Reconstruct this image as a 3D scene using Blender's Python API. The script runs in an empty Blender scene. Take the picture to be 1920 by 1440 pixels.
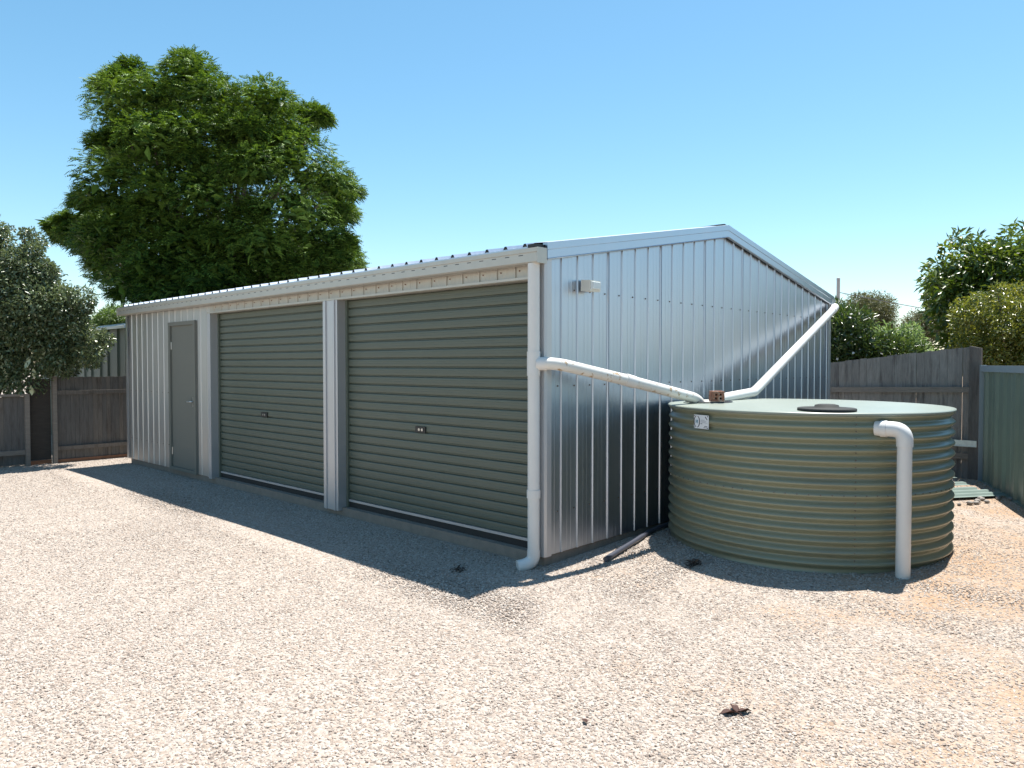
import bpy, math, random
import numpy as np
from mathutils import Vector

# ------------------------------------------------------------------ camera, sky, sun, exposure
scene = bpy.context.scene
col = scene.collection
F_PX, YAW, PITCH, ROLL = 1375.6, 0.757529, -0.026885, -0.0006
CAM = np.array([-4.1511, -3.5893, 1.5453])
cam_data = bpy.data.cameras.new('camera'); cam = bpy.data.objects.new('camera', cam_data); col.objects.link(cam)
cam_data.sensor_width = 36.0; cam_data.lens = 36.0 * F_PX / 1920.0
cam_data.clip_start = 0.05; cam_data.clip_end = 3000
cam.location = CAM
_fw = Vector((math.cos(YAW)*math.cos(PITCH), math.sin(YAW)*math.cos(PITCH), math.sin(PITCH)))
_q = _fw.to_track_quat('-Z', 'Y'); cam.rotation_mode = 'QUATERNION'; cam.rotation_quaternion = _q
scene.camera = cam
FW = np.array(_fw); RT = np.array([math.sin(YAW), -math.cos(YAW), 0.0]); UP = np.cross(RT, FW)

SUN_DIR = Vector((0.325, 0.035, 1.0)).normalized()          # towards the sun
SUN_EL = math.asin(SUN_DIR.z); SUN_AZ = math.atan2(SUN_DIR.x, SUN_DIR.y)
world = bpy.data.worlds.new('World'); scene.world = world; world.use_nodes = True
wn = world.node_tree; bg = wn.nodes['Background']
sky = wn.nodes.new('ShaderNodeTexSky'); sky.sky_type = 'NISHITA'; sky.sun_disc = False
sky.sun_elevation = SUN_EL; sky.sun_rotation = SUN_AZ
sky.altitude = 100; sky.air_density = 1.0; sky.dust_density = 0.35; sky.ozone_density = 1.0
hsv = wn.nodes.new('ShaderNodeHueSaturation'); hsv.inputs['Hue'].default_value = .482; hsv.inputs['Saturation'].default_value = 1.18
wn.links.new(sky.outputs[0], hsv.inputs['Color']); wn.links.new(hsv.outputs[0], bg.inputs[0]); bg.inputs[1].default_value = 0.089
sl = bpy.data.lights.new('sun', 'SUN'); sl.energy = 5.0; sl.angle = math.radians(0.5); sl.color = (1.0, 0.96, 0.895)
so = bpy.data.objects.new('sun', sl); col.objects.link(so)
so.rotation_mode = 'QUATERNION'; so.rotation_quaternion = (-SUN_DIR).to_track_quat('-Z', 'Y'); so.location = (5, 0, 20)
vs = scene.view_settings; vs.view_transform = 'Standard'; vs.look = 'None'; vs.gamma = 1.0
vs.exposure = 1.1; vs.use_curve_mapping = False
scene.render.engine = 'CYCLES'

# ------------------------------------------------------------------ helpers
rng = np.random.default_rng(11); random.seed(4)

def at(px, py, depth):                 # survey helper: a sight line of the photograph and a distance give a place
    return CAM + (FW + RT*(px-960)/F_PX + UP*(720-py)/F_PX) * depth

def smooth(a, b, x):
    t = np.clip((x-a)/(b-a), 0, 1); return t*t*(3-2*t)

def ground_z(x, y):                    # yard rises a little towards the tank and the right hand fence
    return 0.02 + 0.08*smooth(-.2, 1.5, x)*smooth(0.4, -0.5, y)

class MB:
    def __init__(s): s.v = []; s.f = []; s.sm = []
    def add(s, vs, fs, sm=False):
        o = len(s.v); s.v.extend([tuple(map(float, p)) for p in vs]); s.f.extend([tuple(i+o for i in f) for f in fs]); s.sm.extend([sm]*len(fs)); return s
    def box(s, x0, x1, y0, y1, z0, z1):
        return s.add([(x0,y0,z0),(x1,y0,z0),(x1,y1,z0),(x0,y1,z0),(x0,y0,z1),(x1,y0,z1),(x1,y1,z1),(x0,y1,z1)],
                     [(0,3,2,1),(4,5,6,7),(0,1,5,4),(1,2,6,5),(2,3,7,6),(3,0,4,7)])
    def hexa(s, pts):                  # 8 points: bottom ring then top ring
        return s.add(pts, [(0,3,2,1),(4,5,6,7),(0,1,5,4),(1,2,6,5),(2,3,7,6),(3,0,4,7)])
    def tube(s, path, rad, n=16, caps=True):
        path = [Vector(p) for p in path]; m = len(path)
        rad = rad if isinstance(rad, (list, tuple, np.ndarray)) else [rad]*m
        tang = []
        for i in range(m):
            a = path[max(0, i-1)]; b = path[min(m-1, i+1)]; tang.append((b-a).normalized())
        ref = Vector((0,0,1)) if abs(tang[0].z) < .9 else Vector((1,0,0))
        u = tang[0].cross(ref).normalized(); vs = []
        for i in range(m):
            u = (u - tang[i]*u.dot(tang[i])).normalized(); w = tang[i].cross(u)
            k = 1.0
            if 0 < i < m-1:
                c = (path[i]-path[i-1]).normalized().dot((path[i+1]-path[i]).normalized()); k = 1/max(.6, math.sqrt((1+c)/2))
            for j in range(n):
                a = 2*math.pi*j/n; vs.append(path[i] + (u*math.cos(a)+w*math.sin(a))*rad[i]*(k if n > 8 else 1))
        fs = [(i*n+j, i*n+(j+1)%n, (i+1)*n+(j+1)%n, (i+1)*n+j) for i in range(m-1) for j in range(n)]
        s.add(vs, fs, True)
        if caps:
            s.add(vs[:n], [tuple(range(n-1,-1,-1))]); s.add(vs[-n:], [tuple(range(n))])
        return s
    def lathe(s, prof, n, c=(0,0), sm=True, close=False):   # prof: list of (r, z)
        m = len(prof); vs = [(c[0]+r*math.cos(2*math.pi*j/n), c[1]+r*math.sin(2*math.pi*j/n), z) for r, z in prof for j in range(n)]
        fs = [(i*n+j, i*n+(j+1)%n, (i+1)*n+(j+1)%n, (i+1)*n+j) for i in range(m-1) for j in range(n)]
        return s.add(vs, fs, sm)
    def build(s, name, m, parent=None):
        me = bpy.data.meshes.new(name); me.from_pydata(s.v, [], s.f)
        me.polygons.foreach_set('use_smooth', s.sm); me.materials.append(m); me.update()
        o = bpy.data.objects.new(name, me); col.objects.link(o)
        if parent: o.parent = parent
        return o

def tag(o, label, cat, group=None):
    o['label'] = label; o['category'] = cat
    if group: o['group'] = group
    return o
def thing(name, label, cat, group=None, loc=(0,0,0)):
    o = bpy.data.objects.new(name, None); o.empty_display_size = .2; col.objects.link(o); o.location = loc
    return tag(o, label, cat, group)
def struct(o): o['kind'] = 'structure'; return o
def stuff(o): o['kind'] = 'stuff'; return o
def keep(o, parent):                   # parent while the mesh stays in world coordinates
    o.parent = parent; o.matrix_parent_inverse = parent.matrix_basis.inverted(); return o

# ------------------------------------------------------------------ materials
def mat(name, color, rough=.5, metal=0.0, spec=.5, var=0.0, vscale=6.0, bump=0.0, bscale=40.0, color2=None, c2scale=3.0, c2lo=.5, c2hi=.7, stretch=None, coat=0.0, aniso=0.0):
    m = bpy.data.materials.new(name); m.use_nodes = True; nt = m.node_tree; b = nt.nodes['Principled BSDF']
    L = nt.links.new
    b.inputs['Base Color'].default_value = (*color, 1); b.inputs['Roughness'].default_value = rough
    b.inputs['Metallic'].default_value = metal; b.inputs['Specular IOR Level'].default_value = spec
    b.inputs['Coat Weight'].default_value = coat
    tc = nt.nodes.new('ShaderNodeTexCoord'); mp = nt.nodes.new('ShaderNodeMapping')
    L(tc.outputs['Object'], mp.inputs[0])
    if stretch: mp.inputs['Scale'].default_value = stretch
    src = None
    if var > 0 or color2:
        rgb = nt.nodes.new('ShaderNodeRGB'); rgb.outputs[0].default_value = (*color, 1); src = rgb.outputs[0]
    if color2:
        n2 = nt.nodes.new('ShaderNodeTexNoise'); n2.inputs['Scale'].default_value = c2scale; n2.inputs['Detail'].default_value = 6; n2.inputs['Roughness'].default_value = .65
        L(mp.outputs[0], n2.inputs['Vector'])
        rp = nt.nodes.new('ShaderNodeMapRange'); rp.inputs['From Min'].default_value = c2lo; rp.inputs['From Max'].default_value = c2hi
        L(n2.outputs[0], rp.inputs[0])
        mx = nt.nodes.new('ShaderNodeMix'); mx.data_type = 'RGBA'; L(rp.outputs[0], mx.inputs[0]); L(src, mx.inputs[6]); mx.inputs[7].default_value = (*color2, 1); src = mx.outputs[2]
    if var > 0:
        n = nt.nodes.new('ShaderNodeTexNoise'); n.inputs['Scale'].default_value = vscale; n.inputs['Detail'].default_value = 8; n.inputs['Roughness'].default_value = .7
        L(mp.outputs[0], n.inputs['Vector'])
        mr = nt.nodes.new('ShaderNodeMapRange'); mr.inputs['From Min'].default_value = .25; mr.inputs['From Max'].default_value = .75; mr.inputs['To Min'].default_value = 1-var; mr.inputs['To Max'].default_value = 1+var
        L(n.outputs[0], mr.inputs[0])
        hs = nt.nodes.new('ShaderNodeHueSaturation'); L(mr.outputs[0], hs.inputs['Value']); L(src, hs.inputs['Color']); src = hs.outputs[0]
        rr = nt.nodes.new('ShaderNodeMapRange'); rr.inputs['To Min'].default_value = max(.02, rough-.08); rr.inputs['To Max'].default_value = min(1, rough+.08)
        L(n.outputs[0], rr.inputs[0]); L(rr.outputs[0], b.inputs['Roughness'])
    if src: L(src, b.inputs['Base Color'])
    if bump > 0:
        nb = nt.nodes.new('ShaderNodeTexNoise'); nb.inputs['Scale'].default_value = bscale; nb.inputs['Detail'].default_value = 5
        L(mp.outputs[0], nb.inputs['Vector'])
        bp = nt.nodes.new('ShaderNodeBump'); bp.inputs['Strength'].default_value = bump; bp.inputs['Distance'].default_value = .01
        L(nb.outputs[0], bp.inputs['Height']); L(bp.outputs[0], b.inputs['Normal'])
    return m

def leaf_mat(name, c1, c2, rough=.4, trans=.35, spec=.5, tcol=None):
    m = bpy.data.materials.new(name); m.use_nodes = True; nt = m.node_tree; b = nt.nodes['Principled BSDF']; L = nt.links.new
    g = nt.nodes.new('ShaderNodeNewGeometry'); r = nt.nodes.new('ShaderNodeValToRGB')
    r.color_ramp.elements[0].color = (*c1, 1); r.color_ramp.elements[1].color = (*c2, 1)
    L(g.outputs['Random Per Island'], r.inputs[0])
    L(r.outputs[0], b.inputs['Base Color']); b.inputs['Roughness'].default_value = rough; b.inputs['Specular IOR Level'].default_value = spec
    t = nt.nodes.new('ShaderNodeBsdfTranslucent'); hs = nt.nodes.new('ShaderNodeHueSaturation')
    hs.inputs['Hue'].default_value = .482; hs.inputs['Saturation'].default_value = 1.18; hs.inputs['Value'].default_value = 1.9
    L(r.outputs[0], hs.inputs['Color']); L(hs.outputs[0], t.inputs[0])
    mx = nt.nodes.new('ShaderNodeMixShader'); mx.inputs[0].default_value = trans
    L(b.outputs[0], mx.inputs[1]); L(t.outputs[0], mx.inputs[2]); L(mx.outputs[0], nt.nodes['Material Output'].inputs[0])
    return m

M = {}
M['zinc'] = mat('zincalume_steel', (.48,.53,.60), rough=.37, metal=1.0, var=.05, vscale=5, stretch=(1,1,.25))  # bluer than the bare metal: the sky's reflection is put into the colour
M['zinc_front'] = mat('gravel_glow_zincalume_steel', (.56,.555,.54), rough=.45, metal=.9, var=.05, vscale=5, stretch=(1,1,.25))  # warmer copy of the same steel, gravel's reflection put into the colour
M['zinc_trim'] = mat('zincalume_trim', (.64,.65,.66), rough=.42, metal=.85, var=.05, vscale=5)
M['cream'] = mat('weathered_cream_steel', (.50,.48,.43), rough=.45, metal=.45, var=.07, vscale=7)
M['post_white'] = mat('pale_painted_steel', (.52,.525,.54), rough=.42, metal=.6, var=.04, vscale=4)
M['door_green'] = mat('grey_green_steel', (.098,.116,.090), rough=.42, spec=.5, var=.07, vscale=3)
M['pdoor'] = mat('grey_door_paint', (.16,.162,.14), rough=.5, var=.05, vscale=3, color2=(.15,.15,.14), c2scale=2.2, c2lo=.56, c2hi=.78)
M['tank'] = mat('tank_green_steel', (.215,.22,.145), rough=.3, spec=.7, var=.05, vscale=1.5, color2=(.185,.17,.115), c2scale=1.3, c2lo=.52, c2hi=.8, stretch=(1,1,2.5))
M['lid'] = mat('tank_lid_pale_green', (.235,.265,.225), rough=.36, spec=.5, var=.04, vscale=3)
M['pvc'] = mat('white_pvc', (.66,.65,.625), rough=.35, var=.03, vscale=6)
M['pvc_dirty'] = mat('stained_white_pvc', (.66,.645,.60), rough=.4, color2=(.38,.25,.13), c2scale=13, c2lo=.58, c2hi=.65)
M['black'] = mat('black_plastic', (.015,.015,.016), rough=.45)
M['hatch'] = mat('matt_grey_plastic', (.035,.037,.036), rough=.75, spec=.25)
M['rubber'] = mat('black_rubber', (.02,.02,.02), rough=.7)
M['poly'] = mat('dark_poly_pipe', (.06,.065,.085), rough=.35)
M['concrete'] = mat('weathered_concrete', (.24,.20,.165), rough=.9, var=.2, vscale=14, bump=.6, bscale=60)
M['screw'] = mat('screw_head', (.16,.13,.11), rough=.5, metal=.6)
M['rust'] = mat('rusty_screw', (.22,.09,.045), rough=.8)
M['paling'] = mat('weathered_grey_timber', (.115,.108,.10), rough=.9, var=.3, vscale=9, bump=.5, bscale=30, stretch=(6,6,.7), color2=(.075,.065,.06), c2scale=3, c2lo=.5, c2hi=.72)
M['paling_b'] = mat('weathered_brown_timber', (.135,.12,.105), rough=.9, var=.3, vscale=9, bump=.5, bscale=30, stretch=(6,6,.7), color2=(.08,.065,.055), c2scale=3, c2lo=.5, c2hi=.7)
M['paling_c'] = mat('weathered_pale_timber', (.235,.222,.205), rough=.9, var=.3, vscale=9, bump=.5, bscale=30, stretch=(6,6,.7), color2=(.10,.085,.075), c2scale=3, c2lo=.5, c2hi=.72)
M['paling_d'] = mat('weathered_mid_timber', (.205,.192,.178), rough=.9, var=.3, vscale=9, bump=.5, bscale=30, stretch=(6,6,.7), color2=(.08,.072,.066), c2scale=3, c2lo=.52, c2hi=.72)
M['rail'] = mat('weathered_rail_timber', (.20,.175,.15), rough=.9, var=.25, vscale=8, bump=.5, bscale=30, stretch=(1,1,5))
M['plinth'] = mat('red_soil_stained_board', (.24,.115,.065), rough=.9, var=.25, vscale=8, bump=.4, bscale=30)
M['darkboard'] = mat('dark_brown_board', (.05,.042,.035), rough=.9, var=.3, vscale=8, bump=.4, bscale=30, stretch=(1,1,6))  # very dark brown boards of the gate
M['cb'] = mat('green_fence_steel', (.14,.185,.148), rough=.4, spec=.5, var=.08, vscale=3)
M['cb_cap'] = mat('blue_grey_cap_steel', (.26,.31,.34), rough=.4, spec=.5, var=.06, vscale=4)
M['galv'] = mat('galvanised_strip', (.62,.66,.64), rough=.5, metal=.55, var=.2, vscale=22)
M['sheet'] = mat('pale_green_roof_sheet', (.17,.22,.20), rough=.38, spec=.5, var=.08, vscale=4)
M['nshed'] = mat('neighbour_shed_green', (.155,.185,.155), rough=.55, var=.15, vscale=3)
M['nroof'] = mat('neighbour_roof', (.68,.68,.66), rough=.5, metal=.3)
M['brick'] = mat('red_brown_brick', (.27,.115,.07), rough=.9, var=.25, vscale=40, bump=.5, bscale=120, color2=(.40,.30,.24), c2scale=45, c2lo=.52, c2hi=.62)
M['brick_top'] = M['brick']
M['light'] = mat('cream_light_housing', (.68,.66,.58), rough=.45, var=.03)
M['lens'] = mat('frosted_lens', (.62,.66,.66), rough=.25)
M['plate'] = mat('white_plate', (.76,.78,.79), rough=.4)
M['teal'] = mat('teal_print', (.05,.22,.30), rough=.5)
M['ink'] = mat('dark_print', (.05,.055,.065), rough=.5)
M['greyink'] = mat('grey_print', (.36,.38,.41), rough=.5)
M['chrome'] = mat('dull_chrome', (.55,.55,.54), rough=.3, metal=1)
M['bark'] = mat('grey_brown_bark', (.12,.095,.075), rough=.95, var=.3, vscale=10, bump=.8, bscale=20)
M['dryleaf'] = mat('dry_brown_leaf', (.045,.016,.010), rough=.8, var=.3, vscale=30)
M['deadclump'] = mat('dead_leaf_litter', (.06,.045,.035), rough=.9, var=.4, vscale=30)
M['stone'] = mat('pale_rubble', (.24,.22,.20), rough=.9, var=.2, vscale=20, bump=.5, bscale=60)
M['pole'] = mat('grey_painted_pole', (.42,.40,.39), rough=.6, var=.1)
M['L_jac'] = leaf_mat('jacaranda_leaf', (.015,.048,.012), (.175,.28,.05), rough=.55, trans=.10, spec=.15)
M['L_gloss'] = leaf_mat('glossy_shrub_leaf', (.055,.082,.038), (.15,.19,.09), rough=.27, trans=.18, spec=.7)
M['L_avo'] = leaf_mat('broad_tree_leaf', (.04,.075,.016), (.115,.165,.035), rough=.33, trans=.25, spec=.5)
M['L_lp'] = leaf_mat('hedge_leaf', (.06,.095,.02), (.205,.215,.05), rough=.3, trans=.28, spec=.55)
M['L_ole'] = leaf_mat('flowering_shrub_leaf', (.032,.062,.018), (.085,.13,.035), rough=.28, trans=.22, spec=.6)
M['L_pale'] = leaf_mat('pale_shrub_leaf', (.10,.16,.06), (.17,.24,.10), rough=.5, trans=.35)
M['L_far'] = leaf_mat('distant_tree_leaf', (.055,.068,.028), (.11,.115,.05), rough=.6, trans=.2)
M['L_smalltree'] = leaf_mat('small_tree_leaf', (.05,.09,.025), (.10,.16,.045), rough=.5, trans=.3)
M['petal'] = mat('white_petal', (.75,.72,.68), rough=.6)
M['paleleaf'] = mat('pale_hanging_leaf', (.42,.46,.30), rough=.5)

# gravel bed material (fines between the stones) and the stones
def gravel_ground():
    m = bpy.data.materials.new('gravel_bed'); m.use_nodes = True; nt = m.node_tree; b = nt.nodes['Principled BSDF']; L = nt.links.new
    b.inputs['Roughness'].default_value = .95; b.inputs['Specular IOR Level'].default_value = .15
    tc = nt.nodes.new('ShaderNodeTexCoord')
    vo = nt.nodes.new('ShaderNodeTexVoronoi'); vo.inputs['Scale'].default_value = 62; L(tc.outputs['Object'], vo.inputs['Vector'])
    rp = nt.nodes.new('ShaderNodeValToRGB'); cr = rp.color_ramp; cr.interpolation = 'CONSTANT'
    cols = [(0,(0.321,0.273,0.233)),(.2,(0.360,0.310,0.269)),(.38,(0.272,0.225,0.187)),(.5,(0.402,0.358,0.314)),(.68,(0.316,0.255,0.208)),(.8,(0.352,0.306,0.268)),(.93,(0.197,0.164,0.141))]
    cr.elements[0].position = 0; cr.elements[0].color = (*cols[0][1],1); cr.elements[1].position = cols[1][0]; cr.elements[1].color = (*cols[1][1],1)
    for p, c in cols[2:]:
        e = cr.elements.new(p); e.color = (*c,1)
    sp = nt.nodes.new('ShaderNodeSeparateColor'); L(vo.outputs['Color'], sp.inputs[0]); L(sp.outputs[0], rp.inputs[0])
    # sandy orange soil showing through in patches, mostly on the tank side of the yard
    n = nt.nodes.new('ShaderNodeTexNoise'); n.inputs['Scale'].default_value = 1.1; n.inputs['Detail'].default_value = 7; n.inputs['Roughness'].default_value = .68; L(tc.outputs['Object'], n.inputs['Vector'])
    sx = nt.nodes.new('ShaderNodeSeparateXYZ'); L(tc.outputs['Object'], sx.inputs[0])
    pr = nt.nodes.new('ShaderNodeMath'); pr.operation = 'MULTIPLY_ADD'; L(sx.outputs['Y'], pr.inputs[0]); pr.inputs[1].default_value = -.075; pr.inputs[2].default_value = -.08
    pa = nt.nodes.new('ShaderNodeMath'); pa.operation = 'MULTIPLY_ADD'; L(sx.outputs['X'], pa.inputs[0]); pa.inputs[1].default_value = .03; L(pr.outputs[0], pa.inputs[2]); pa.use_clamp = False
    cl = nt.nodes.new('ShaderNodeClamp'); cl.inputs[1].default_value = -.12; cl.inputs[2].default_value = .2; L(pa.outputs[0], cl.inputs[0])
    ad = nt.nodes.new('ShaderNodeMath'); ad.operation = 'ADD'; L(n.outputs[0], ad.inputs[0]); L(cl.outputs[0], ad.inputs[1])
    mr = nt.nodes.new('ShaderNodeMapRange'); mr.inputs['From Min'].default_value = .52; mr.inputs['From Max'].default_value = .78; mr.inputs['To Max'].default_value = .72; L(ad.outputs[0], mr.inputs[0])
    mx = nt.nodes.new('ShaderNodeMix'); mx.data_type = 'RGBA'; L(mr.outputs[0], mx.inputs[0]); L(rp.outputs[0], mx.inputs[6]); mx.inputs[7].default_value = (.34,.215,.125,1)
    L(mx.outputs[2], b.inputs['Base Color'])
    bp = nt.nodes.new('ShaderNodeBump'); bp.inputs['Strength'].default_value = .8; bp.inputs['Distance'].default_value = .012; bp.invert = True
    L(vo.outputs['Distance'], bp.inputs['Height']); L(bp.outputs[0], b.inputs['Normal'])
    return m
def stone_mat():
    m = bpy.data.materials.new('gravel_stone'); m.use_nodes = True; nt = m.node_tree; b = nt.nodes['Principled BSDF']; L = nt.links.new
    b.inputs['Roughness'].default_value = .85; b.inputs['Specular IOR Level'].default_value = .25
    oi = nt.nodes.new('ShaderNodeObjectInfo'); rp = nt.nodes.new('ShaderNodeValToRGB'); cr = rp.color_ramp
    cols = [(0,(0.150,0.121,0.103)),(.06,(0.272,0.221,0.186)),(.22,(0.339,0.283,0.239)),(.42,(0.380,0.330,0.287)),(.62,(0.432,0.386,0.342)),(.8,(0.326,0.260,0.214)),(.9,(0.377,0.316,0.267)),(1,(0.484,0.444,0.403))]
    cr.elements[0].color = (*cols[0][1],1); cr.elements[1].color = (*cols[-1][1],1)
    for p, c in cols[1:-1]: cr.elements.new(p).color = (*c,1)
    L(oi.outputs['Random'], rp.inputs[0]); L(rp.outputs[0], b.inputs['Base Color'])
    return m
M['ground'] = gravel_ground(); M['gstone'] = stone_mat()

# ------------------------------------------------------------------ ground
def build_ground():
    xs = np.concatenate([[-1500,-400,-100,-30], np.arange(-14, 14.1, .5), [30,100,400,1500]])
    ys = np.concatenate([[-1500,-400,-100,-30], np.arange(-14, 18.1, .5), [40,100,400,1500]])
    b = MB(); n = len(ys)
    vs_ = [(x, y, float(ground_z(x, y)) + .012*math.sin(x*1.7+.6)*math.cos(y*1.3)*(1 if abs(x) < 14 and abs(y) < 16 else 0)*(0 if (x > -1 and y > -.6) else 1)) for x in xs for y in ys]
    b.add(vs_, [(i*n+j, (i+1)*n+j, (i+1)*n+j+1, i*n+j+1) for i in range(len(xs)-1) for j in range(n-1)], True)
    return struct(b.build('ground', M['ground']))
build_ground()

def gravel():
    # loose stones: real pebbles scattered by geometry nodes over the yard
    coll = bpy.data.collections.new('pebble_shapes')
    r = np.random.default_rng(5)
    phi = (1+5**.5)/2
    iv = np.array([(-1,phi,0),(1,phi,0),(-1,-phi,0),(1,-phi,0),(0,-1,phi),(0,1,phi),(0,-1,-phi),(0,1,-phi),(phi,0,-1),(phi,0,1),(-phi,0,-1),(-phi,0,1)])/math.sqrt(1+phi*phi)
    jf = [(0,11,5),(0,5,1),(0,1,7),(0,7,10),(0,10,11),(1,5,9),(5,11,4),(11,10,2),(10,7,6),(7,1,8),(3,9,4),(3,4,2),(3,2,6),(3,6,8),(3,8,9),(4,9,5),(2,4,11),(6,2,10),(8,6,7),(9,8,1)]
    for k in range(6):
        v = iv*(1+r.uniform(-.25,.25,(12,1)))*np.array([1,r.uniform(.65,.9),r.uniform(.45,.7)])
        me = bpy.data.meshes.new('pebble'); me.from_pydata((v*.5).tolist(), [], jf); me.materials.append(M['gstone'])
        o = bpy.data.objects.new('pebble', me); coll.objects.link(o)
    cell = .4
    b = MB(); dens = []
    for x in np.arange(-8, 8, cell):
        for y in np.arange(-8, 12, cell):
            cx, cy = x+cell/2, y+cell/2
            if cx > -.02 and cx < 5.75 and cy > -.02 and cy < 8.6: continue
            if (cx-2.0)**2+(cy+1.13)**2 < .85: continue
            if cy > 9.5 or cx > 6.6 or cy < -1.57-.424*(6.475-cx)-.2: continue
            zz = [float(ground_z(a, c))+.012*math.sin(a*1.7+.6)*math.cos(c*1.3)*(0 if (a > -1 and c > -.6) else 1) for a, c in ((x,y),(x+cell,y),(x+cell,y+cell),(x,y+cell))]
            b.add([(x,y,zz[0]),(x+cell,y,zz[1]),(x+cell,y+cell,zz[2]),(x,y+cell,zz[3])], [(0,1,2,3)])
            d = math.hypot(cx-CAM[0], cy-CAM[1])
            sand = float(smooth(.6, 3.2, cx)*smooth(-.6,-2.0,cy))        # thinner cover on the sandy side
            patch = 1+.28*math.sin(cx*1.9+1.3*math.sin(cy*.8))*math.sin(cy*1.45+.9*math.sin(cx*1.1))
            dens.append((6000 if d < 5 else 4600 if d < 8 else 2600)*(1-.5*sand)*patch)
    o = b.build('gravel', M['gstone']); me = o.data
    a = me.attributes.new('dens', 'FLOAT', 'FACE'); a.data.foreach_set('value', dens)
    stuff(o); tag(o, 'loose pale pinkish gravel spread across the whole yard', 'gravel')
    ng = bpy.data.node_groups.new('scatter_pebbles', 'GeometryNodeTree')
    ng.interface.new_socket('Geometry', in_out='INPUT', socket_type='NodeSocketGeometry'); ng.interface.new_socket('Geometry', in_out='OUTPUT', socket_type='NodeSocketGeometry')
    N = ng.nodes.new; L = ng.links.new
    gi = N('NodeGroupInput'); go = N('NodeGroupOutput')
    dp = N('GeometryNodeDistributePointsOnFaces'); na = N('GeometryNodeInputNamedAttribute'); na.data_type = 'FLOAT'; na.inputs[0].default_value = 'dens'
    ci = N('GeometryNodeCollectionInfo'); ci.inputs['Collection'].default_value = coll; ci.inputs['Separate Children'].default_value = True; ci.inputs['Reset Children'].default_value = True
    ip = N('GeometryNodeInstanceOnPoints'); ip.inputs['Pick Instance'].default_value = True
    rr = N('FunctionNodeRandomValue'); rr.data_type = 'FLOAT_VECTOR'; rr.inputs[0].default_value = (-.5,-.5,0); rr.inputs[1].default_value = (.5,.5,6.283)
    rs = N('FunctionNodeRandomValue'); rs.data_type = 'FLOAT'; rs.inputs[2].default_value = 0.0; rs.inputs[3].default_value = 1.0
    pw = N('ShaderNodeMath'); pw.operation = 'POWER'; pw.inputs[1].default_value = 2.2; L(rs.outputs[1], pw.inputs[0])
    ma = N('ShaderNodeMath'); ma.operation = 'MULTIPLY_ADD'; ma.inputs[1].default_value = .015; ma.inputs[2].default_value = .0078; L(pw.outputs[0], ma.inputs[0])
    L(gi.outputs[0], dp.inputs['Mesh']); L(na.outputs[0], dp.inputs['Density'])
    L(dp.outputs['Points'], ip.inputs['Points']); L(ci.outputs[0], ip.inputs['Instance']); L(rr.outputs[0], ip.inputs['Rotation']); L(ma.outputs[0], ip.inputs['Scale'])
    L(ip.outputs[0], go.inputs[0])
    md = o.modifiers.new('scatter', 'NODES'); md.node_group = ng
gravel()

# ------------------------------------------------------------------ the shed
W, LEN, EAVE, RIDGE, XR = 5.63, 8.46, 2.40, 2.93, 2.80
SLOPE = (RIDGE-EAVE)/(XR+.12)
PITCH_RIB = .2
def roof_z(x): return EAVE + SLOPE*(x+.12) if x <= XR else RIDGE - SLOPE*(x-XR)

def rib_profile(t0, t1, ph, rib_h=.010, half=.007, base=.012):
    """(t, height) points of pan-and-rib steel between t0 and t1; ribs at ph + k*pitch"""
    pts = [(t0, 0.0)]
    k = math.floor((t0-ph)/PITCH_RIB)
    while ph+k*PITCH_RIB < t1+PITCH_RIB:
        c = ph+k*PITCH_RIB
        for d, h in ((-base,0),(-half,rib_h),(half,rib_h),(base,0),(.066,0),(.072,.0012),(.080,.0012),(.086,0),(.114,0),(.120,.0012),(.128,.0012),(.134,0)):
            if t0 < c+d < t1: pts.append((c+d, h))
        k += 1
    pts.append((t1, 0.0)); return pts

shed = thing('steel_shed', 'long silver ribbed steel shed with two green roller doors on gravel', 'shed')
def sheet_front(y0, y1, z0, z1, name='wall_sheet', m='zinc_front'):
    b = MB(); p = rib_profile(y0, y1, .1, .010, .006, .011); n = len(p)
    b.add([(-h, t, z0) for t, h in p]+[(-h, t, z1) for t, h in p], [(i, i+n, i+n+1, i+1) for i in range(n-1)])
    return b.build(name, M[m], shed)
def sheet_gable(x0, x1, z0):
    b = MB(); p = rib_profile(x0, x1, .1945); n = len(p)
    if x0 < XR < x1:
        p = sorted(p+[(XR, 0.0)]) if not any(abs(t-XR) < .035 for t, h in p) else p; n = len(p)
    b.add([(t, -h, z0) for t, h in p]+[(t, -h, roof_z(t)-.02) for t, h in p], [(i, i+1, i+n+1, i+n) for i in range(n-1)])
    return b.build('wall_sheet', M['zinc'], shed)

# slab
s = MB(); s.box(.015, W-.02, .015, LEN-.02, -.15, .105); s.build('concrete_slab', M['concrete'], shed)
# front wall
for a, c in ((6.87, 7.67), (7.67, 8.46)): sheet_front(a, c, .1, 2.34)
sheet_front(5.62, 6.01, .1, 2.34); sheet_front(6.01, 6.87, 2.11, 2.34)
hb = np.linspace(0.0, 5.62, 8)
for i in range(7): sheet_front(hb[i], hb[i+1], 2.185, 2.34, 'header_sheet', 'cream')
# gable walls
gx = [0, .8, 1.6, 2.4, 3.2, 4.0, 4.8, W]
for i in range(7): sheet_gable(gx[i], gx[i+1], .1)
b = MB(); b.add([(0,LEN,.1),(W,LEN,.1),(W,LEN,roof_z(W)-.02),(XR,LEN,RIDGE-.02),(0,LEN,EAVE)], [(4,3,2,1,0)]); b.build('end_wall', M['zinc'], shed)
b = MB(); b.box(W-.02, W, 0.005, LEN-.005, .1, roof_z(W)-.03); b.build('back_wall', M['zinc'], shed)
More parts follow.
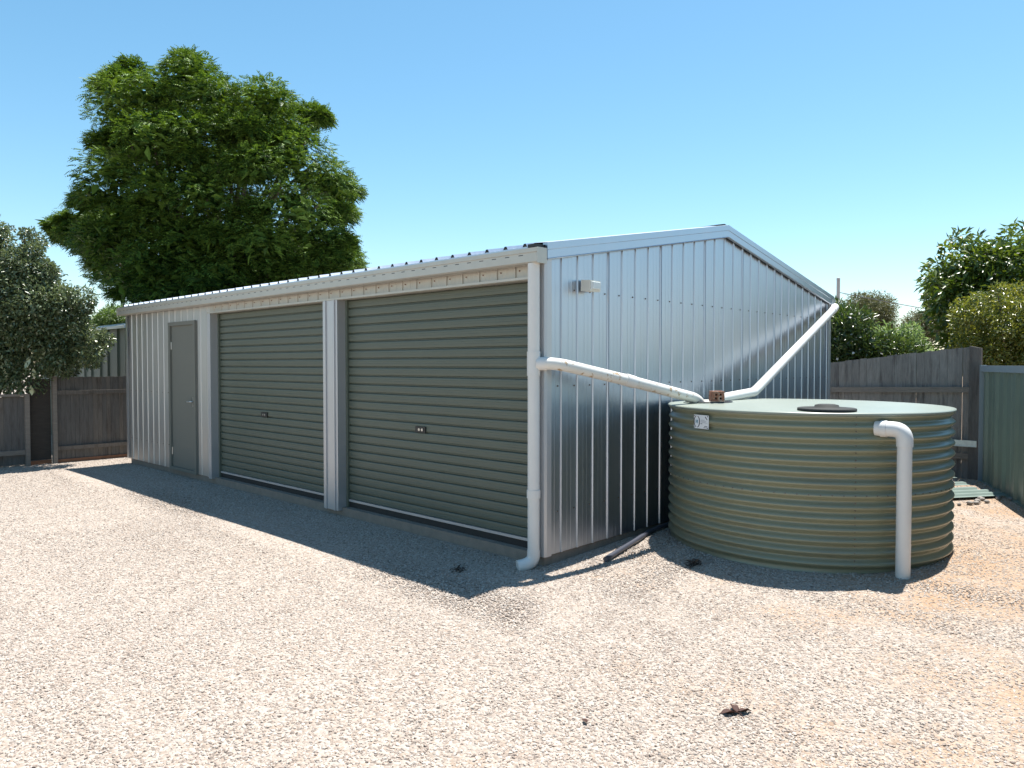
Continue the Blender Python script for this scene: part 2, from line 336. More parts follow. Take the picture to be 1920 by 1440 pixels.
# corner flashings
b = MB(); b.box(-.006, .045, -.029, -.0255, .1, 2.36); b.box(-.0295, -.026, -.02, .05, .1, 2.34); b.add([(-.006,-.029,.1),(-.0295,-.02,.1),(-.0295,-.02,2.34),(-.006,-.029,2.34)], [(0,3,2,1)]); b.build('corner_flashing', M['post_white'], shed)
b = MB(); b.box(W-.05, W+.028, -.03, -.0255, .1, 2.38); b.box(W+.0255, W+.029, -.03, .05, .1, 2.38); b.build('corner_flashing', M['zinc_trim'], shed)
b = MB(); b.box(-.0295, -.026, LEN-.05, LEN+.02, .1, 2.34); b.box(-.026,.04, LEN+.017, LEN+.02, .1, 2.34); b.build('corner_flashing', M['zinc_trim'], shed)

# roof sheets
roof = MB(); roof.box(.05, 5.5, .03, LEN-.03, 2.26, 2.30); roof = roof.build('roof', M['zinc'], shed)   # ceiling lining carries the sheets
ys_ = np.arange(-.02, LEN+.1, .8).tolist(); ys_[-1] = LEN+.03
if ys_[-1]-ys_[-2] < .2: ys_.pop(-2)
for side in (0, 1):
    for i in range(len(ys_)-1):
        b = MB(); p = rib_profile(ys_[i], ys_[i+1], .1, .026, .010, .024); n = len(p)
        if side == 0: xa, xb = -.112, XR
        else: xa, xb = XR, W+.13
        za, zb = roof_z(xa), roof_z(xb)
        b.add([(xa, t, za+h+.012) for t, h in p]+[(xb, t, zb+h+.012) for t, h in p], [(i_, i_+1, i_+n+1, i_+n) for i_ in range(n-1)])
        if side == 0:
            b.add([(xa, t, za-.002) for t, h in p]+[(xa, t, za+min(h,.004)+.012) for t, h in p], [(i_, i_+n, i_+n+1, i_+1) for i_ in range(n-1)])
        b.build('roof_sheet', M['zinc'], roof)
b = MB()
for k in range(42):
    c = .1+k*.2
    if c < LEN: b.add([(-.1135,c-.016,EAVE+.016),(-.1135,c+.016,EAVE+.016),(-.1135,c+.009,EAVE+.034),(-.1135,c-.009,EAVE+.034),(-.09,c-.016,EAVE+.016),(-.09,c+.016,EAVE+.016),(-.09,c+.009,EAVE+.034),(-.09,c-.009,EAVE+.034)], [(0,3,2,1),(0,4,7,3),(1,2,6,5),(2,3,7,6)])
stuff(b.build('dark_rib_ends', M['rubber'], roof))  # black blocks standing in for the shadow inside the open rib ends
b = MB(); b.add([(XR-.16,.0,RIDGE-.03+.046),(XR,.0,RIDGE+.046),(XR+.16,.0,RIDGE-.03+.046),(XR-.16,LEN+.03,RIDGE-.03+.046),(XR,LEN+.03,RIDGE+.046),(XR+.16,LEN+.03,RIDGE-.03+.046)], [(0,1,4,3),(1,2,5,4)]); b.build('ridge_cap', M['zinc_trim'], roof)
# barge caps: a folded face with a bead, top leg lapping the roof
def barge(xa, xb):
    b = MB(); y = -.04
    za, zb = roof_z(xa)+.028, roof_z(xb)+.028
    def strip(d0, d1, y0, y1): b.add([(xa,y0,za-d0),(xb,y0,zb-d0),(xb,y1,zb-d1),(xa,y1,za-d1)], [(0,3,2,1)])
    strip(0,.052,y-.004,y-.004); strip(.052,.056,y-.004,y); strip(.056,.116,y,y); strip(.116,.122,y,y-.008); strip(.122,.128,y-.008,y-.004); strip(.128,.130,y-.004,y+.012)
    b.add([(xa,y-.004,za),(xb,y-.004,zb),(xb,.11,zb+.012),(xa,.11,za+.012)], [(0,1,2,3)])
    b.box(xa-.001,xa,y-.004,.0,za-.125,za-.002) if xa < 0 else None
    return b.build('barge_cap', M['zinc'], shed)
barge(-.02, XR); barge(XR, W+.10)
# gutter (front) with end cap and slots
b = MB(); gx0, gx1, gz0, gz1 = -.132, -.032, 2.288, 2.398
prof = [(gx1,gz1-.01),(gx1,gz0),(gx0+.012,gz0),(gx0,gz0+.01),(gx0,gz0+.075),(gx0-.006,gz0+.08),(gx0-.006,gz1),(gx0+.008,gz1),(gx0+.008,gz1-.006)]
n = len(prof); y0, y1 = -.045, LEN+.06
b.add([(x,y0,z) for x,z in prof]+[(x,y1,z) for x,z in prof], [(i,i+1,i+n+1,i+n) for i in range(n-1)])
gut = b.build('gutter', M['cream'], shed)
b = MB(); b.box(gx0-.008, gx1, y0-.003, y0, gz0-.002, gz1+.002); b.build('gutter_end_cap', M['cream'], gut)
b = MB(); b.box(gx0-.008, gx1, y1, y1+.003, gz0-.002, gz1+.002); b.build('gutter_end_cap', M['cream'], gut)
b = MB()
for k in range(60): b.box(gx0-.0005, gx0+.001, .1+k*.14, .145+k*.14, gz0+.060, gz0+.066)
stuff(b.build('overflow_slots', M['ink'], gut))
b = MB(); b.box(-.125, -.03, -.02, .06, gz1+.006, gz1+.03); b.build('leaf_blocker', M['black'], gut)
# rear gutter
b = MB(); b.box(W+.03, W+.14, -.045, LEN+.05, 2.288, 2.392); b.build('gutter', M['zinc_trim'], shed)
# screws
b = MB()
def screw_front(y, z, r=.007): b.lathe([(r,0),(r,.004),(.0005,.007)], 6); q = b.v[-18:]; b.v[-18:] = [(-.0005-h, y+a, z+c) for a, c, h in q]
def screw_gable(x, z, r=.007): b.lathe([(r,0),(r,.004),(.0005,.007)], 6); q = b.v[-18:]; b.v[-18:] = [(x+a, -.0005-h, z+c) for a, c, h in q]
for z in (.42, 1.38, 2.12):
    for k in range(28):
        if z < 2 or k > 0: screw_gable(.1945+.2*k-.045, z)
for z in (.42, 1.15):
    for k in range(8): screw_front(6.955+.2*k, z)
stuff(b.build('screws', M['screw'], shed))
b = MB()
for k in range(28): screw_front(.055+.2*k, 2.262, .006)
stuff(b.build('rusty_screws', M['rust'], shed))

# roller doors
def roller_door(y0, y1):
    z0, z1 = .185, 2.19
    X = .095; pitch = .0835; b = MB(); p = []
    z = z0
    while z < z1:
        for dz, h in ((0,-.008),(.005,.010),(.012,.0125),(.030,.0135),(.032,.0115),(.050,.0115),(.052,.0135),(.066,.0125),(.071,.010),(.076,-.008)):
            if z+dz < z1: p.append((z+dz, h))
        z += pitch
    n = len(p)
    b.add([(X-h, y0, z) for z, h in p]+[(X-h, y1, z) for z, h in p], [(i, i+1, i+n+1, i+n) for i in range(n-1)])
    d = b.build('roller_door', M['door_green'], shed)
    q = MB(); q.box(X-.022, X+.02, y0+.01, y1-.01, z0-.022, z0+.0); q.build('bottom_rail', M['post_white'], d)
    q = MB(); q.box(X-.012, X+.012, y0+.01, y1-.01, .1055, z0-.022); q.build('rubber_seal', M['rubber'], d)
    for yy in (y0-.012, y1-.028):
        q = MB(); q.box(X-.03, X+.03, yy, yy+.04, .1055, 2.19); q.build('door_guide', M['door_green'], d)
    cy = (y0+y1)/2+.13
    q = MB(); q.box(X-.024, X-.0125, cy-.07, cy+.07, .93, .985); lk = q.build('lock_plate', M['black'], d)
    for dy in (-.03, .012):
        q = MB(); q.tube([(X-.030, cy+dy, .957),(X-.022, cy+dy, .957)], .013, 10); q.build('lock_barrel', M['chrome'], d)
    return d
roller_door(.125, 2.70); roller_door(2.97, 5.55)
# jambs, post between the doors and door head
b = MB(); b.box(-.004, .13, 2.972-.002, 2.97+.002, .1055, 2.185)
p = MB(); p.box(-.03, .15, 2.705, 2.965, .075, 2.186)
for yy in (2.745, 2.90): p.box(-.042, -.0302, yy, yy+.022, .075, 2.186)
p.build('door_post', M['post_white'], shed)
p = MB(); p.box(-.03, .15, 5.555, 5.635, .09, 2.186); p.build('door_jamb', M['post_white'], shed)
p = MB(); p.box(-.02, .15, .052, .12, .09, 2.186); p.build('door_jamb', M['post_white'], shed)
p = MB(); p.box(-.034, .15, .05, 5.64, 2.187, 2.206); p.build('door_head', M['cream'], shed)
# personnel door
p = MB(); p.box(-.032, .04, 6.01, 6.07, .095, 2.12); p.box(-.032, .04, 6.81, 6.87, .095, 2.12); p.box(-.0325, .04, 6.0105, 6.8695, 2.07, 2.1205); p.box(-.031, .04, 6.0695, 6.8105, .095, .135)
fr = p.build('door_frame', M['pdoor'], shed)
p = MB(); p.box(-.006, .03, 6.0715, 6.8085, .137, 2.068); dr = p.build('door', M['pdoor'], shed)
p = MB(); p.tube([(-.008,6.12,1.05),(-.045,6.12,1.05),(-.05,6.14,1.05),(-.05,6.23,1.047)], .009, 10); p.box(-.0115,-.0065,6.095,6.145,.98,1.11); p.build('door_handle', M['chrome'], dr)
for z in (.3, 1.75):
    p = MB(); p.tube([(-.012,6.806,z),(-.012,6.806,z+.1)], .008, 8); p.build('hinge', M['chrome'], dr)

# ------------------------------------------------------------------ rain water pipes
def arc(c, a, b_, n=7):                # smooth bend a -> c -> b
    a, c, b_ = Vector(a), Vector(c), Vector(b_)
    return [((1-t)**2*a + 2*t*(1-t)*c + t*t*b_) for t in [i/(n-1) for i in range(n)]]
dp = thing('downpipe', 'white plastic downpipe at the shed corner with branch running to the tank', 'pipe', loc=(-.085,.035,.02))
R = .045; PX, PY = -.085, .035
def part(mb, name, m, parent): o = mb.build(name, M[m]); return keep(o, parent)
bpy.context.view_layer.update()
m_ = MB(); m_.tube([(PX,PY,.10),(PX,PY,2.289)], R, 24); part(m_, 'vertical_pipe', 'pvc', dp)
m_ = MB(); m_.tube([(PX,PY,1.46),(PX,PY,1.64)], R+.005, 24); m_.tube([(PX+.01,PY-.02,1.55),(PX+.055,PY-.085,1.55)], R+.005, 20); part(m_, 'tee_joint', 'pvc', dp)
m_ = MB(); m_.tube([(PX,PY,.55),(PX,PY,.61)], R+.006, 24); part(m_, 'collar', 'pvc', dp)
m_ = MB(); m_.tube([(PX,PY,.16)]+arc((PX,PY,.06),(PX,PY,.12),(PX-.07,PY+.05,.045))+[(PX-.10,PY+.07,.04)], R+.003, 20); part(m_, 'outlet_shoe', 'pvc', dp)
E0 = (1.50,-.43,1.245)
p1 = [(PX+.04,PY-.075,1.55)]+arc((.02,-.13,1.548),(PX+.06,PY-.10,1.55),(.16,-.155,1.52),8)
m_ = MB(); m_.tube(p1+[(.72,-.275,1.412)], R, 24); br = part(m_, 'branch_pipe', 'pvc_dirty', dp)
m_ = MB(); m_.tube([(.66,-.262,1.426),(.76,-.283,1.402)], R+.005, 24); part(m_, 'coupling', 'pvc', dp)
m_ = MB(); m_.tube([(.72,-.275,1.412)]+arc((1.53,-.43,1.245),(1.42,-.41,1.268),(1.545,-.435,1.19),7), R, 24); part(m_, 'branch_end', 'pvc_dirty', dp)

ip = thing('inlet_pipe', 'long white pipe sloping from far gutter down onto tank lid', 'pipe', loc=(1.9,-.43,1.2))
bpy.context.view_layer.update()
m_ = MB(); m_.tube([(1.80,-.435,1.232),(1.86,-.43,1.234),(2.66,-.385,1.272),(2.72,-.38,1.285)], R, 24); part(m_, 'lower_pipe', 'pvc', ip)
m_ = MB(); m_.tube([(2.66,-.385,1.272),(2.76,-.378,1.302),(5.45,-.13,2.235)], R, 24); part(m_, 'sloping_pipe', 'pvc', ip)
m_ = MB(); m_.tube([(5.40,-.135,2.217)]+arc((5.62,-.11,2.30),(5.5,-.125,2.255),(5.69,-.03,2.27))+[(5.70,.0,2.285)], R+.004, 20); part(m_, 'upper_elbow', 'pvc', ip)

# ------------------------------------------------------------------ tank
TC = (2.0, -1.135); TR = 1.085; TZ0, TZ1 = .07, 1.206
tank = thing('water_tank', 'round green corrugated steel rainwater tank with pale lid beside shed', 'tank', loc=(TC[0],TC[1],TZ0))
bpy.context.view_layer.update()
b = MB(); prof = [(TR, TZ0)]; nz = 13.5; N_ = int(nz*10)
for i in range(N_+1):
    t = i/N_; prof.append((TR + .0165*math.cos(2*math.pi*nz*t+math.pi), TZ0+.035+(TZ1-.055-TZ0)*t))
prof.append((TR+.002, TZ1-.012))
b.lathe(prof, 160, TC); part(b, 'corrugated_wall', 'tank', tank)
b = MB(); b.lathe([(TR-.01,TZ1-.018),(TR+.018,TZ1-.018),(TR+.022,TZ1-.010),(TR+.018,TZ1),(TR-.03,TZ1+.002),(TR*.5,TZ1+.012),(.001,TZ1+.018)], 128, TC); lid = part(b, 'lid', 'lid', tank)
# overlapping vertical seam with rivets
b = MB()
for k in range(22):
    an = math.radians(-140); z = TZ0+.06+k*.05
    rr = TR+.0115; b.tube([(TC[0]+rr*math.cos(an), TC[1]+rr*math.sin(an), z),(TC[0]+(rr+.004)*math.cos(an), TC[1]+(rr+.004)*math.sin(an), z)], .005, 6)
for k in range(60):
    an = math.radians(-260+k*4); z = TZ0+.035+(TZ1-.055-TZ0)*(6.5/13.5)+.006
    rr = TR+.0125; b.tube([(TC[0]+rr*math.cos(an), TC[1]+rr*math.sin(an), z),(TC[0]+(rr+.005)*math.cos(an), TC[1]+(rr+.005)*math.sin(an), z)], .005, 6)
stuff(part(b, 'rivets', 'screw', tank))
hc = at(1550, 768, 6.0); tt = (TZ1+.012-CAM[2])/(hc[2]-CAM[2]); hc = CAM+(hc-CAM)*tt
b = MB(); b.lathe([(.20,TZ1+.008),(.20,TZ1+.022),(.19,TZ1+.026),(.085,TZ1+.030),(.08,TZ1+.046),(.055,TZ1+.052),(.001,TZ1+.053)], 40, (hc[0],hc[1])); part(b, 'inspection_hatch', 'hatch', tank)
ic = (1.66,-.45)
b = MB(); b.lathe([(.20,TZ1-.02),(.20,TZ1+.02),(.185,TZ1+.022),(.18,TZ1+.008),(.001,TZ1+.0075)], 40, ic); part(b, 'inlet_strainer', 'black', tank)
b = MB(); b.lathe([(.215,TZ1+.003),(.215,TZ1+.012),(.2005,TZ1+.012)], 40, ic); part(b, 'strainer_ring', 'lid', tank)
# maker's plate on the wall
def plate():
    px = np.array(at(1315, 791, 5.4)); d = px-CAM
    # where the sight line meets the wall
    a_ = d[0]**2+d[1]**2; ox, oy = CAM[0]-TC[0], CAM[1]-TC[1]; bb = 2*(ox*d[0]+oy*d[1]); cc = ox*ox+oy*oy-(TR+.016)**2
    t = (-bb-math.sqrt(bb*bb-4*a_*cc))/(2*a_); P = CAM+d*t
    an = math.atan2(P[1]-TC[1], P[0]-TC[0]); nrm = Vector((math.cos(an), math.sin(an), 0)); sx = Vector((-nrm.y, nrm.x, 0)); zc = P[2]
    O = Vector((TC[0],TC[1],0))+nrm*(TR+.014)+Vector((0,0,zc))
    def q(u, v, h=0.0): return O+sx*u+Vector((0,0,v))+nrm*h
    w, hgt = .082, .053
    b = MB(); b.hexa([q(-w,-hgt,0),q(w,-hgt,0),q(w,-hgt,.004),q(-w,-hgt,.004),q(-w,hgt,0),q(w,hgt,0),q(w,hgt,.004),q(-w,hgt,.004)])
    pl = part(b, 'maker_plate', 'plate', tank)
    def flat(fn_polys, name, m):
        b = MB()
        for poly in fn_polys: b.add([q(u,v,.0048) for u,v in poly], [tuple(range(len(poly)))])
        o = b.build(name, M[m]); o.parent = pl; return o
    pl_c = (-.048, .0)
    polys = []
    for s0, s1 in ((100,255),(-80,75)):
        n = 14
        for i in range(n):
            a0 = math.radians(s0+(s1-s0)*i/n); a1 = math.radians(s0+(s1-s0)*(i+1)/n); w0 = .004+.006*math.sin(math.pi*i/n); w1 = .004+.006*math.sin(math.pi*(i+1)/n)
            polys.append([(pl_c[0]+math.cos(a0)*.026, math.sin(a0)*.042),(pl_c[0]+math.cos(a0)*(.026+w0), math.sin(a0)*(.042+w0)),(pl_c[0]+math.cos(a1)*(.026+w1), math.sin(a1)*(.042+w1)),(pl_c[0]+math.cos(a1)*.026, math.sin(a1)*.042)])
    flat(polys, 'emblem_ring', 'ink')
    x0, x1, y0, y1, t = pl_c[0]-.013, pl_c[0]+.013, -.013, .014, .0065
    flat([[(x0,y0),(x0+t,y0),(x0+t,y1),(x0,y1)],[(x1-t,y0),(x1,y0),(x1,y1),(x1-t,y1)],[(x0+t,y1),(x0+t,y1-.009),(pl_c[0],y0+.004),(pl_c[0],y0+.013)],[(x1-t,y1),(pl_c[0],y0+.013),(pl_c[0],y0+.004),(x1-t,y1-.009)]], 'letter_m', 'teal')
    flat([[(a,v),(c,v),(c,v+.0028),(a,v+.0028)] for a,c,v in ((.002,.040,.014),(-.004,.058,.007),(-.004,.05,.000),(.002,.07,-.007))], 'printed_lines', 'greyink')['kind'] = 'stuff'
    stuff(flat([[(a,v),(c,v),(c,v+.004),(a,v+.004)] for a,c,v in ((-.006,.014,-.016),(.036,.07,-.034),(.028,.072,-.045))], 'printed_words', 'ink'))
    flat([[(.044,.040),(.050,.044),(.056,.036),(.070,.022),(.066,.016),(.054,.028),(.048,.032)]], 'printed_bird', 'ink')
    b = MB()
    for u in (-.074,.074):
        for v in (-.045,.045): b.tube([q(u,v,.003),q(u,v,.007)], .004, 6)
    o = b.build('plate_rivets', M['ink']); o.parent = pl; stuff(o)
plate()

# overflow pipe
OX, OY = 1.30, -2.11
ov = thing('overflow_pipe', 'upright white plastic overflow pipe with elbow in front of tank', 'pipe', loc=(OX,OY,.07))
bpy.context.view_layer.update()
dv = Vector((TC[0]-OX, TC[1]-OY, 0)).normalized()
dv = Vector((-.05, 1, 0)).normalized()
hit = Vector((OX,OY,0))
td = None
for t in np.arange(0, 1.2, .005):
    c = hit+dv*t
    if math.hypot(c.x-TC[0], c.y-TC[1]) < TR: td = t; break
td = td or .35
m_ = MB(); m_.tube([(OX,OY,.03),(OX,OY,1.02)], .047, 24); part(m_, 'standing_pipe', 'pvc', ov)
ez = 1.10
a0 = Vector((OX,OY,.985)); c0 = Vector((OX,OY,ez)); e0 = c0+dv*.075
m_ = MB(); m_.tube([a0]+arc(c0,(OX,OY,1.02),e0,9)+[tuple(c0+dv*(td+.03))], .053, 24); part(m_, 'elbow', 'pvc', ov)
m_ = MB(); m_.tube([tuple(c0+dv*(td-.045)), tuple(c0+dv*(td-.005))], .058, 24); part(m_, 'socket', 'pvc', ov)

# brick on the lid
bc = (1.585,-.565); bz = TZ1+.0235
br = thing('brick', 'rust brown cored brick standing on tank lid between pipe ends', 'brick', loc=(bc[0],bc[1],bz)); br.rotation_euler = (0,0,math.radians(-47))
def brick_mesh():
    b = MB(); hw, hd, hh = .052, .055, .088
    # front face with four core holes made of a 5x5 grid
    us = [-hw,-.028,-.010,.010,.028,hw]; zs = [0,.018,.036,.050,.066,hh]
    for i in range(5):
        for j in range(5):
            hole = i in (1,3) and j in (1,3)
            if not hole: b.add([(us[i],-hd,zs[j]),(us[i+1],-hd,zs[j]),(us[i+1],-hd,zs[j+1]),(us[i],-hd,zs[j+1])], [(0,1,2,3)])
            else:
                x0,x1,z0,z1 = us[i],us[i+1],zs[j],zs[j+1]
                b.add([(x0,-hd,z0),(x1,-hd,z0),(x1,-hd,z1),(x0,-hd,z1),(x0,hd,z0),(x1,hd,z0),(x1,hd,z1),(x0,hd,z1)], [(0,4,5,1),(1,5,6,2),(2,6,7,3),(3,7,4,0)])
            if not hole: b.add([(us[i],hd,zs[j]),(us[i+1],hd,zs[j]),(us[i+1],hd,zs[j+1]),(us[i],hd,zs[j+1])], [(3,2,1,0)])
    b.add([(-hw,-hd,0),(hw,-hd,0),(hw,hd,0),(-hw,hd,0),(-hw,-hd,hh),(hw,-hd,hh),(hw,hd,hh),(-hw,hd,hh)], [(0,3,2,1),(4,5,6,7),(1,2,6,5),(3,0,4,7)])
    return b
o = brick_mesh().build('brick_body', M['brick'], br)

# wall light on the gable
wl = thing('wall_light', 'small cream box floodlight fixed high on the silver gable wall', 'light', loc=(.46,-.03,2.16))
bpy.context.view_layer.update()
b = MB(); b.hexa([(.40,-.026,2.118),(.535,-.026,2.118),(.535,-.115,2.112),(.40,-.115,2.112),(.40,-.026,2.205),(.535,-.026,2.205),(.535,-.115,2.198),(.40,-.115,2.198)]); part(b, 'housing', 'light', wl)
b = MB(); b.hexa([(.412,-.116,2.125),(.523,-.116,2.125),(.515,-.135,2.133),(.42,-.135,2.133),(.412,-.116,2.19),(.523,-.116,2.19),(.515,-.135,2.183),(.42,-.135,2.183)]); part(b, 'lens', 'lens', wl)

# ------------------------------------------------------------------ fences
def paling_fence_right():
    f = thing('paling_fence', 'weathered grey timber paling fence with raked top behind the tank', 'fence', loc=(6.5,-.6,.1))
    bpy.context.view_layer.update()
    r = np.random.default_rng(3); y = -1.43; k = 0
    while y < 2.6:
        w = .086+r.uniform(-.010,.010)
        zt = np.interp(y, [-1.43,.31,2.6],[1.765,1.565,1.40])+r.uniform(-.006,.006); zt2 = zt-.009
        xx = 6.52+r.uniform(-.003,.003)
        b = MB(); b.hexa([(xx,y,.06),(xx+.015,y,.06),(xx+.015,y+w,.06),(xx,y+w,.06),(xx,y,zt),(xx+.015,y,zt),(xx+.015,y+w,zt2),(xx,y+w,zt2)])
        part(b, 'paling', ['paling_c','paling_d'][int(r.integers(2))], f)
        y += w + (.0045 if r.random() < .25 else .0015); k += 1
    for za, zb, h in ((1.262,1.17,.072),(.42,.40,.07)):
        b = MB(); b.hexa([(6.475,-1.44,za-h),(6.516,-1.44,za-h),(6.516,2.6,zb-h),(6.475,2.6,zb-h),(6.475,-1.44,za),(6.516,-1.44,za),(6.516,2.6,zb),(6.475,2.6,zb)]); part(b, 'rail', 'rail', f)
    b = MB(); b.hexa([(6.455,-1.56,0),(6.545,-1.56,0),(6.545,-1.436,0),(6.455,-1.436,0),(6.455,-1.56,1.745),(6.545,-1.56,1.745),(6.545,-1.436,1.775),(6.455,-1.436,1.775)]); part(b, 'post', 'paling', f)
    b = MB(); b.box(6.44, 6.4535, -1.53, -1.20, .512, .590); b.box(6.425,6.4395,-1.53,-1.20,.512,.518); part(b, 'metal_strip', 'galv', f)
paling_fence_right()

def steel_fence():
    P0 = Vector((6.44,-1.60,0)); D = Vector((-.921,-.39,0)).normalized(); Nn = Vector((-D.y, D.x, 0))
    if Nn.dot(Vector((0,1,0))) < 0: Nn = -Nn
    f = thing('steel_fence', 'green ribbed steel panel fence with blue grey top cap', 'fence', loc=(P0.x,P0.y,.1))
    bpy.context.view_layer.update()
    PW = 2.36
    for k in range(5):
        o0 = .03+k*(PW+.03)
        for j in range(3):
            t0, t1 = o0+j*PW/3, o0+(j+1)*PW/3
            pts = []; t = t0
            segs = [(0,0),(.06,0),(.10,.028),(.16,.028),(.20,0),(.33,0),(.345,.005),(.375,.005),(.39,0),(.52,0),(.56,.028),(.62,.028),(.66,0),(PW/3,0)]
            b = MB(); n = len(segs)
            def pt(s, h, z): p = P0+D*(t0+s)+Nn*h; return (p.x,p.y,z)
            b.add([pt(s,h,.08) for s,h in segs]+[pt(s,h,1.47) for s,h in segs], [(i,i+1,i+n+1,i+n) for i in range(n-1)]); part(b, 'infill_sheet', 'cb', f)
        def bar(ta, tb, h0, h1, z0, z1, nm, m):
            b = MB(); q = []
            for z in (z0, z1):
                for t, h in ((ta,h0),(tb,h0),(tb,h1),(ta,h1)): p = P0+D*t+Nn*h; q.append((p.x,p.y,z))
            b.hexa(q); part(b, nm, m, f)
        bar(o0, o0+PW, -.012, .042, 1.455, 1.53, 'top_cap', 'cb_cap'); bar(o0, o0+PW, -.012, .042, .05, .11, 'bottom_rail', 'cb')
        bar(o0-.03, o0-.001, -.02, .05, 0, 1.535, 'post', 'cb_cap')
steel_fence()

def left_fences():
    r = np.random.default_rng(8); Y = 9.3
    f = thing('paling_fence', 'short grey paling fence panel with red stained plinth beside the shed', 'fence', loc=(-.3,Y,0))
    bpy.context.view_layer.update()
    x = -.765; k = 0
    while x < 1.6:
        w = .064+r.uniform(-.008,.006); zt = 1.345+r.uniform(-.006,.008)
        b = MB(); b.box(x, x+w, Y+.0, Y+.014, .06, zt); part(b, 'paling', 'paling_b' if k in (8,11) else ['paling','paling','paling_b'][int(r.integers(3))], f); x += w+.003; k += 1
    for z0, z1 in ((1.075,1.138),(.215,.275)):
        b = MB(); b.box(-.765, 1.6, Y-.05, Y-.002, z0, z1); part(b, 'rail', 'paling_b', f)  # darker timber than other rails: the shrub's shade put into the colour
    b = MB(); b.box(-.765, 1.6, Y-.03, Y-.002, -.06, .072); part(b, 'plinth_board', 'plinth', f)
    b = MB(); b.box(-.825, -.768, Y-.06, Y+.02, -.05, 1.36); part(b, 'post', 'rail', f)
    # recessed dark gate of horizontal boards between the two fences
    g = thing('board_gate', 'dark gate of horizontal boards between two paling fence posts', 'gate', loc=(-1,Y+.06,0))
    bpy.context.view_layer.update()
    for i in range(9):
        b = MB(); b.box(-1.128, -.828, Y+.05, Y+.07, .08+i*.138, 0.08+i*.138+.1372); part(b, 'board', 'darkboard', g)
    b = MB(); b.box(-1.128, -.828, Y+.04, Y+.0695, -.05, .075); part(b, 'plinth_board', 'plinth', g)
    # lower fence under the shrub
    f = thing('low_paling_fence', 'low shaded paling fence with capping rail under the glossy shrub', 'fence', loc=(-2,Y,0))
    bpy.context.view_layer.update()
    x = -3.9
    while x < -1.2:
        w = .085+r.uniform(-.008,.008)
        b = MB(); b.box(x, x+w, Y, Y+.014, .04, 1.06+r.uniform(-.004,.004)); part(b, 'paling', ['paling','paling_b'][int(r.integers(2))], f); x += w+.003
    b = MB(); b.box(-3.9, -1.192, Y-.05, Y+.03, 1.066, 1.10); part(b, 'capping_rail', 'rail', f)
    b = MB(); b.box(-3.9, -1.192, Y-.045, Y-.002, .19, .26); part(b, 'rail', 'rail', f)
    b = MB(); b.box(-1.19, -1.13, Y-.06, Y+.02, -.05, 1.10); part(b, 'post', 'rail', f)
left_fences()

# neighbour's shed beyond the left fence
ns = thing('neighbour_shed', 'dull green steel shed with pale roof edge beyond the paling fence', 'shed', loc=(1.5,12.5,0))
bpy.context.view_layer.update()
for k in range(6):
    y0 = 9.9+k*.9; b = MB(); p = []
    segs = [(0,0),(.10,0),(.13,.03),(.19,.03),(.22,0),(.50,0),(.53,.03),(.59,.03),(.62,0),(.9,0)]
    n = len(segs); b.add([(.52-h,y0+s_,0) for s_,h in segs]+[(.52-h,y0+s_,2.17) for s_,h in segs], [(i,i+n,i+n+1,i+1) for i in range(n-1)]); part(b, 'wall_panel', 'nshed', ns)
b = MB(); b.box(.53, 3.5, 9.9, 9.93, 0, 2.17); b.box(.53,3.5,15.27,15.3,0,2.17); b.box(3.47,3.5,9.93,15.27,0,2.17); part(b, 'side_wall', 'nshed', ns)
b = MB(); b.hexa([(.40,9.8,2.165),(3.6,9.8,2.70),(3.6,15.4,2.70),(.40,15.4,2.165),(.40,9.8,2.215),(3.6,9.8,2.75),(3.6,15.4,2.75),(.40,15.4,2.215)]); part(b, 'roof', 'nroof', ns)

# ------------------------------------------------------------------ vegetation
def in_poly(p, poly):
    x, y = p[:,0], p[:,1]; c = np.zeros(len(p), bool); n = len(poly)
    for i in range(n):
        x1, y1 = poly[i]; x2, y2 = poly[(i+1)%n]
        cond = ((y1 > y) != (y2 > y)) & (x < (x2-x1)*(y-y1)/(y2-y1+1e-9)+x1); c ^= cond
    return c
def clumps(poly, depth, half, n, r0, r1, seed, surf=.6, inset=.8, pad=0.0, sep=.55):
    """round 3D clump centres filling a body whose front outline is the polygon"""
    g = np.random.default_rng(seed); poly = np.array(poly, float); c = (poly.max(0)+poly.min(0))/2; ext = (poly.max(0)-poly.min(0))/2
    out = []; tries = 0
    while len(out) < n and tries < 60000:
        tries += 1
        p = poly.min(0)+g.random(2)*(poly.max(0)-poly.min(0)); r = g.uniform(r0, r1); rp = (r*inset+pad)*F_PX/depth
        a = np.linspace(0, 2*np.pi, 9)[:-1]; ring = np.stack([p[0]+np.cos(a)*rp, p[1]+np.sin(a)*rp], 1)
        if not in_poly(np.vstack([ring, p[None]]), poly).all(): continue
        rho = min(1, np.hypot(*((p-c)/ext))*.92); hd = half*math.sqrt(max(.03, 1-rho*rho))
        d = hd*(-1 if g.random() < .62 else 1)*(g.uniform(.75,1) if g.random() < surf else g.random())
        P = at(p[0], p[1], depth+d)
        if any(np.linalg.norm(P-q[0]) < sep*min(r, q[1]) for q in out): continue
        out.append((P, r))
    return out

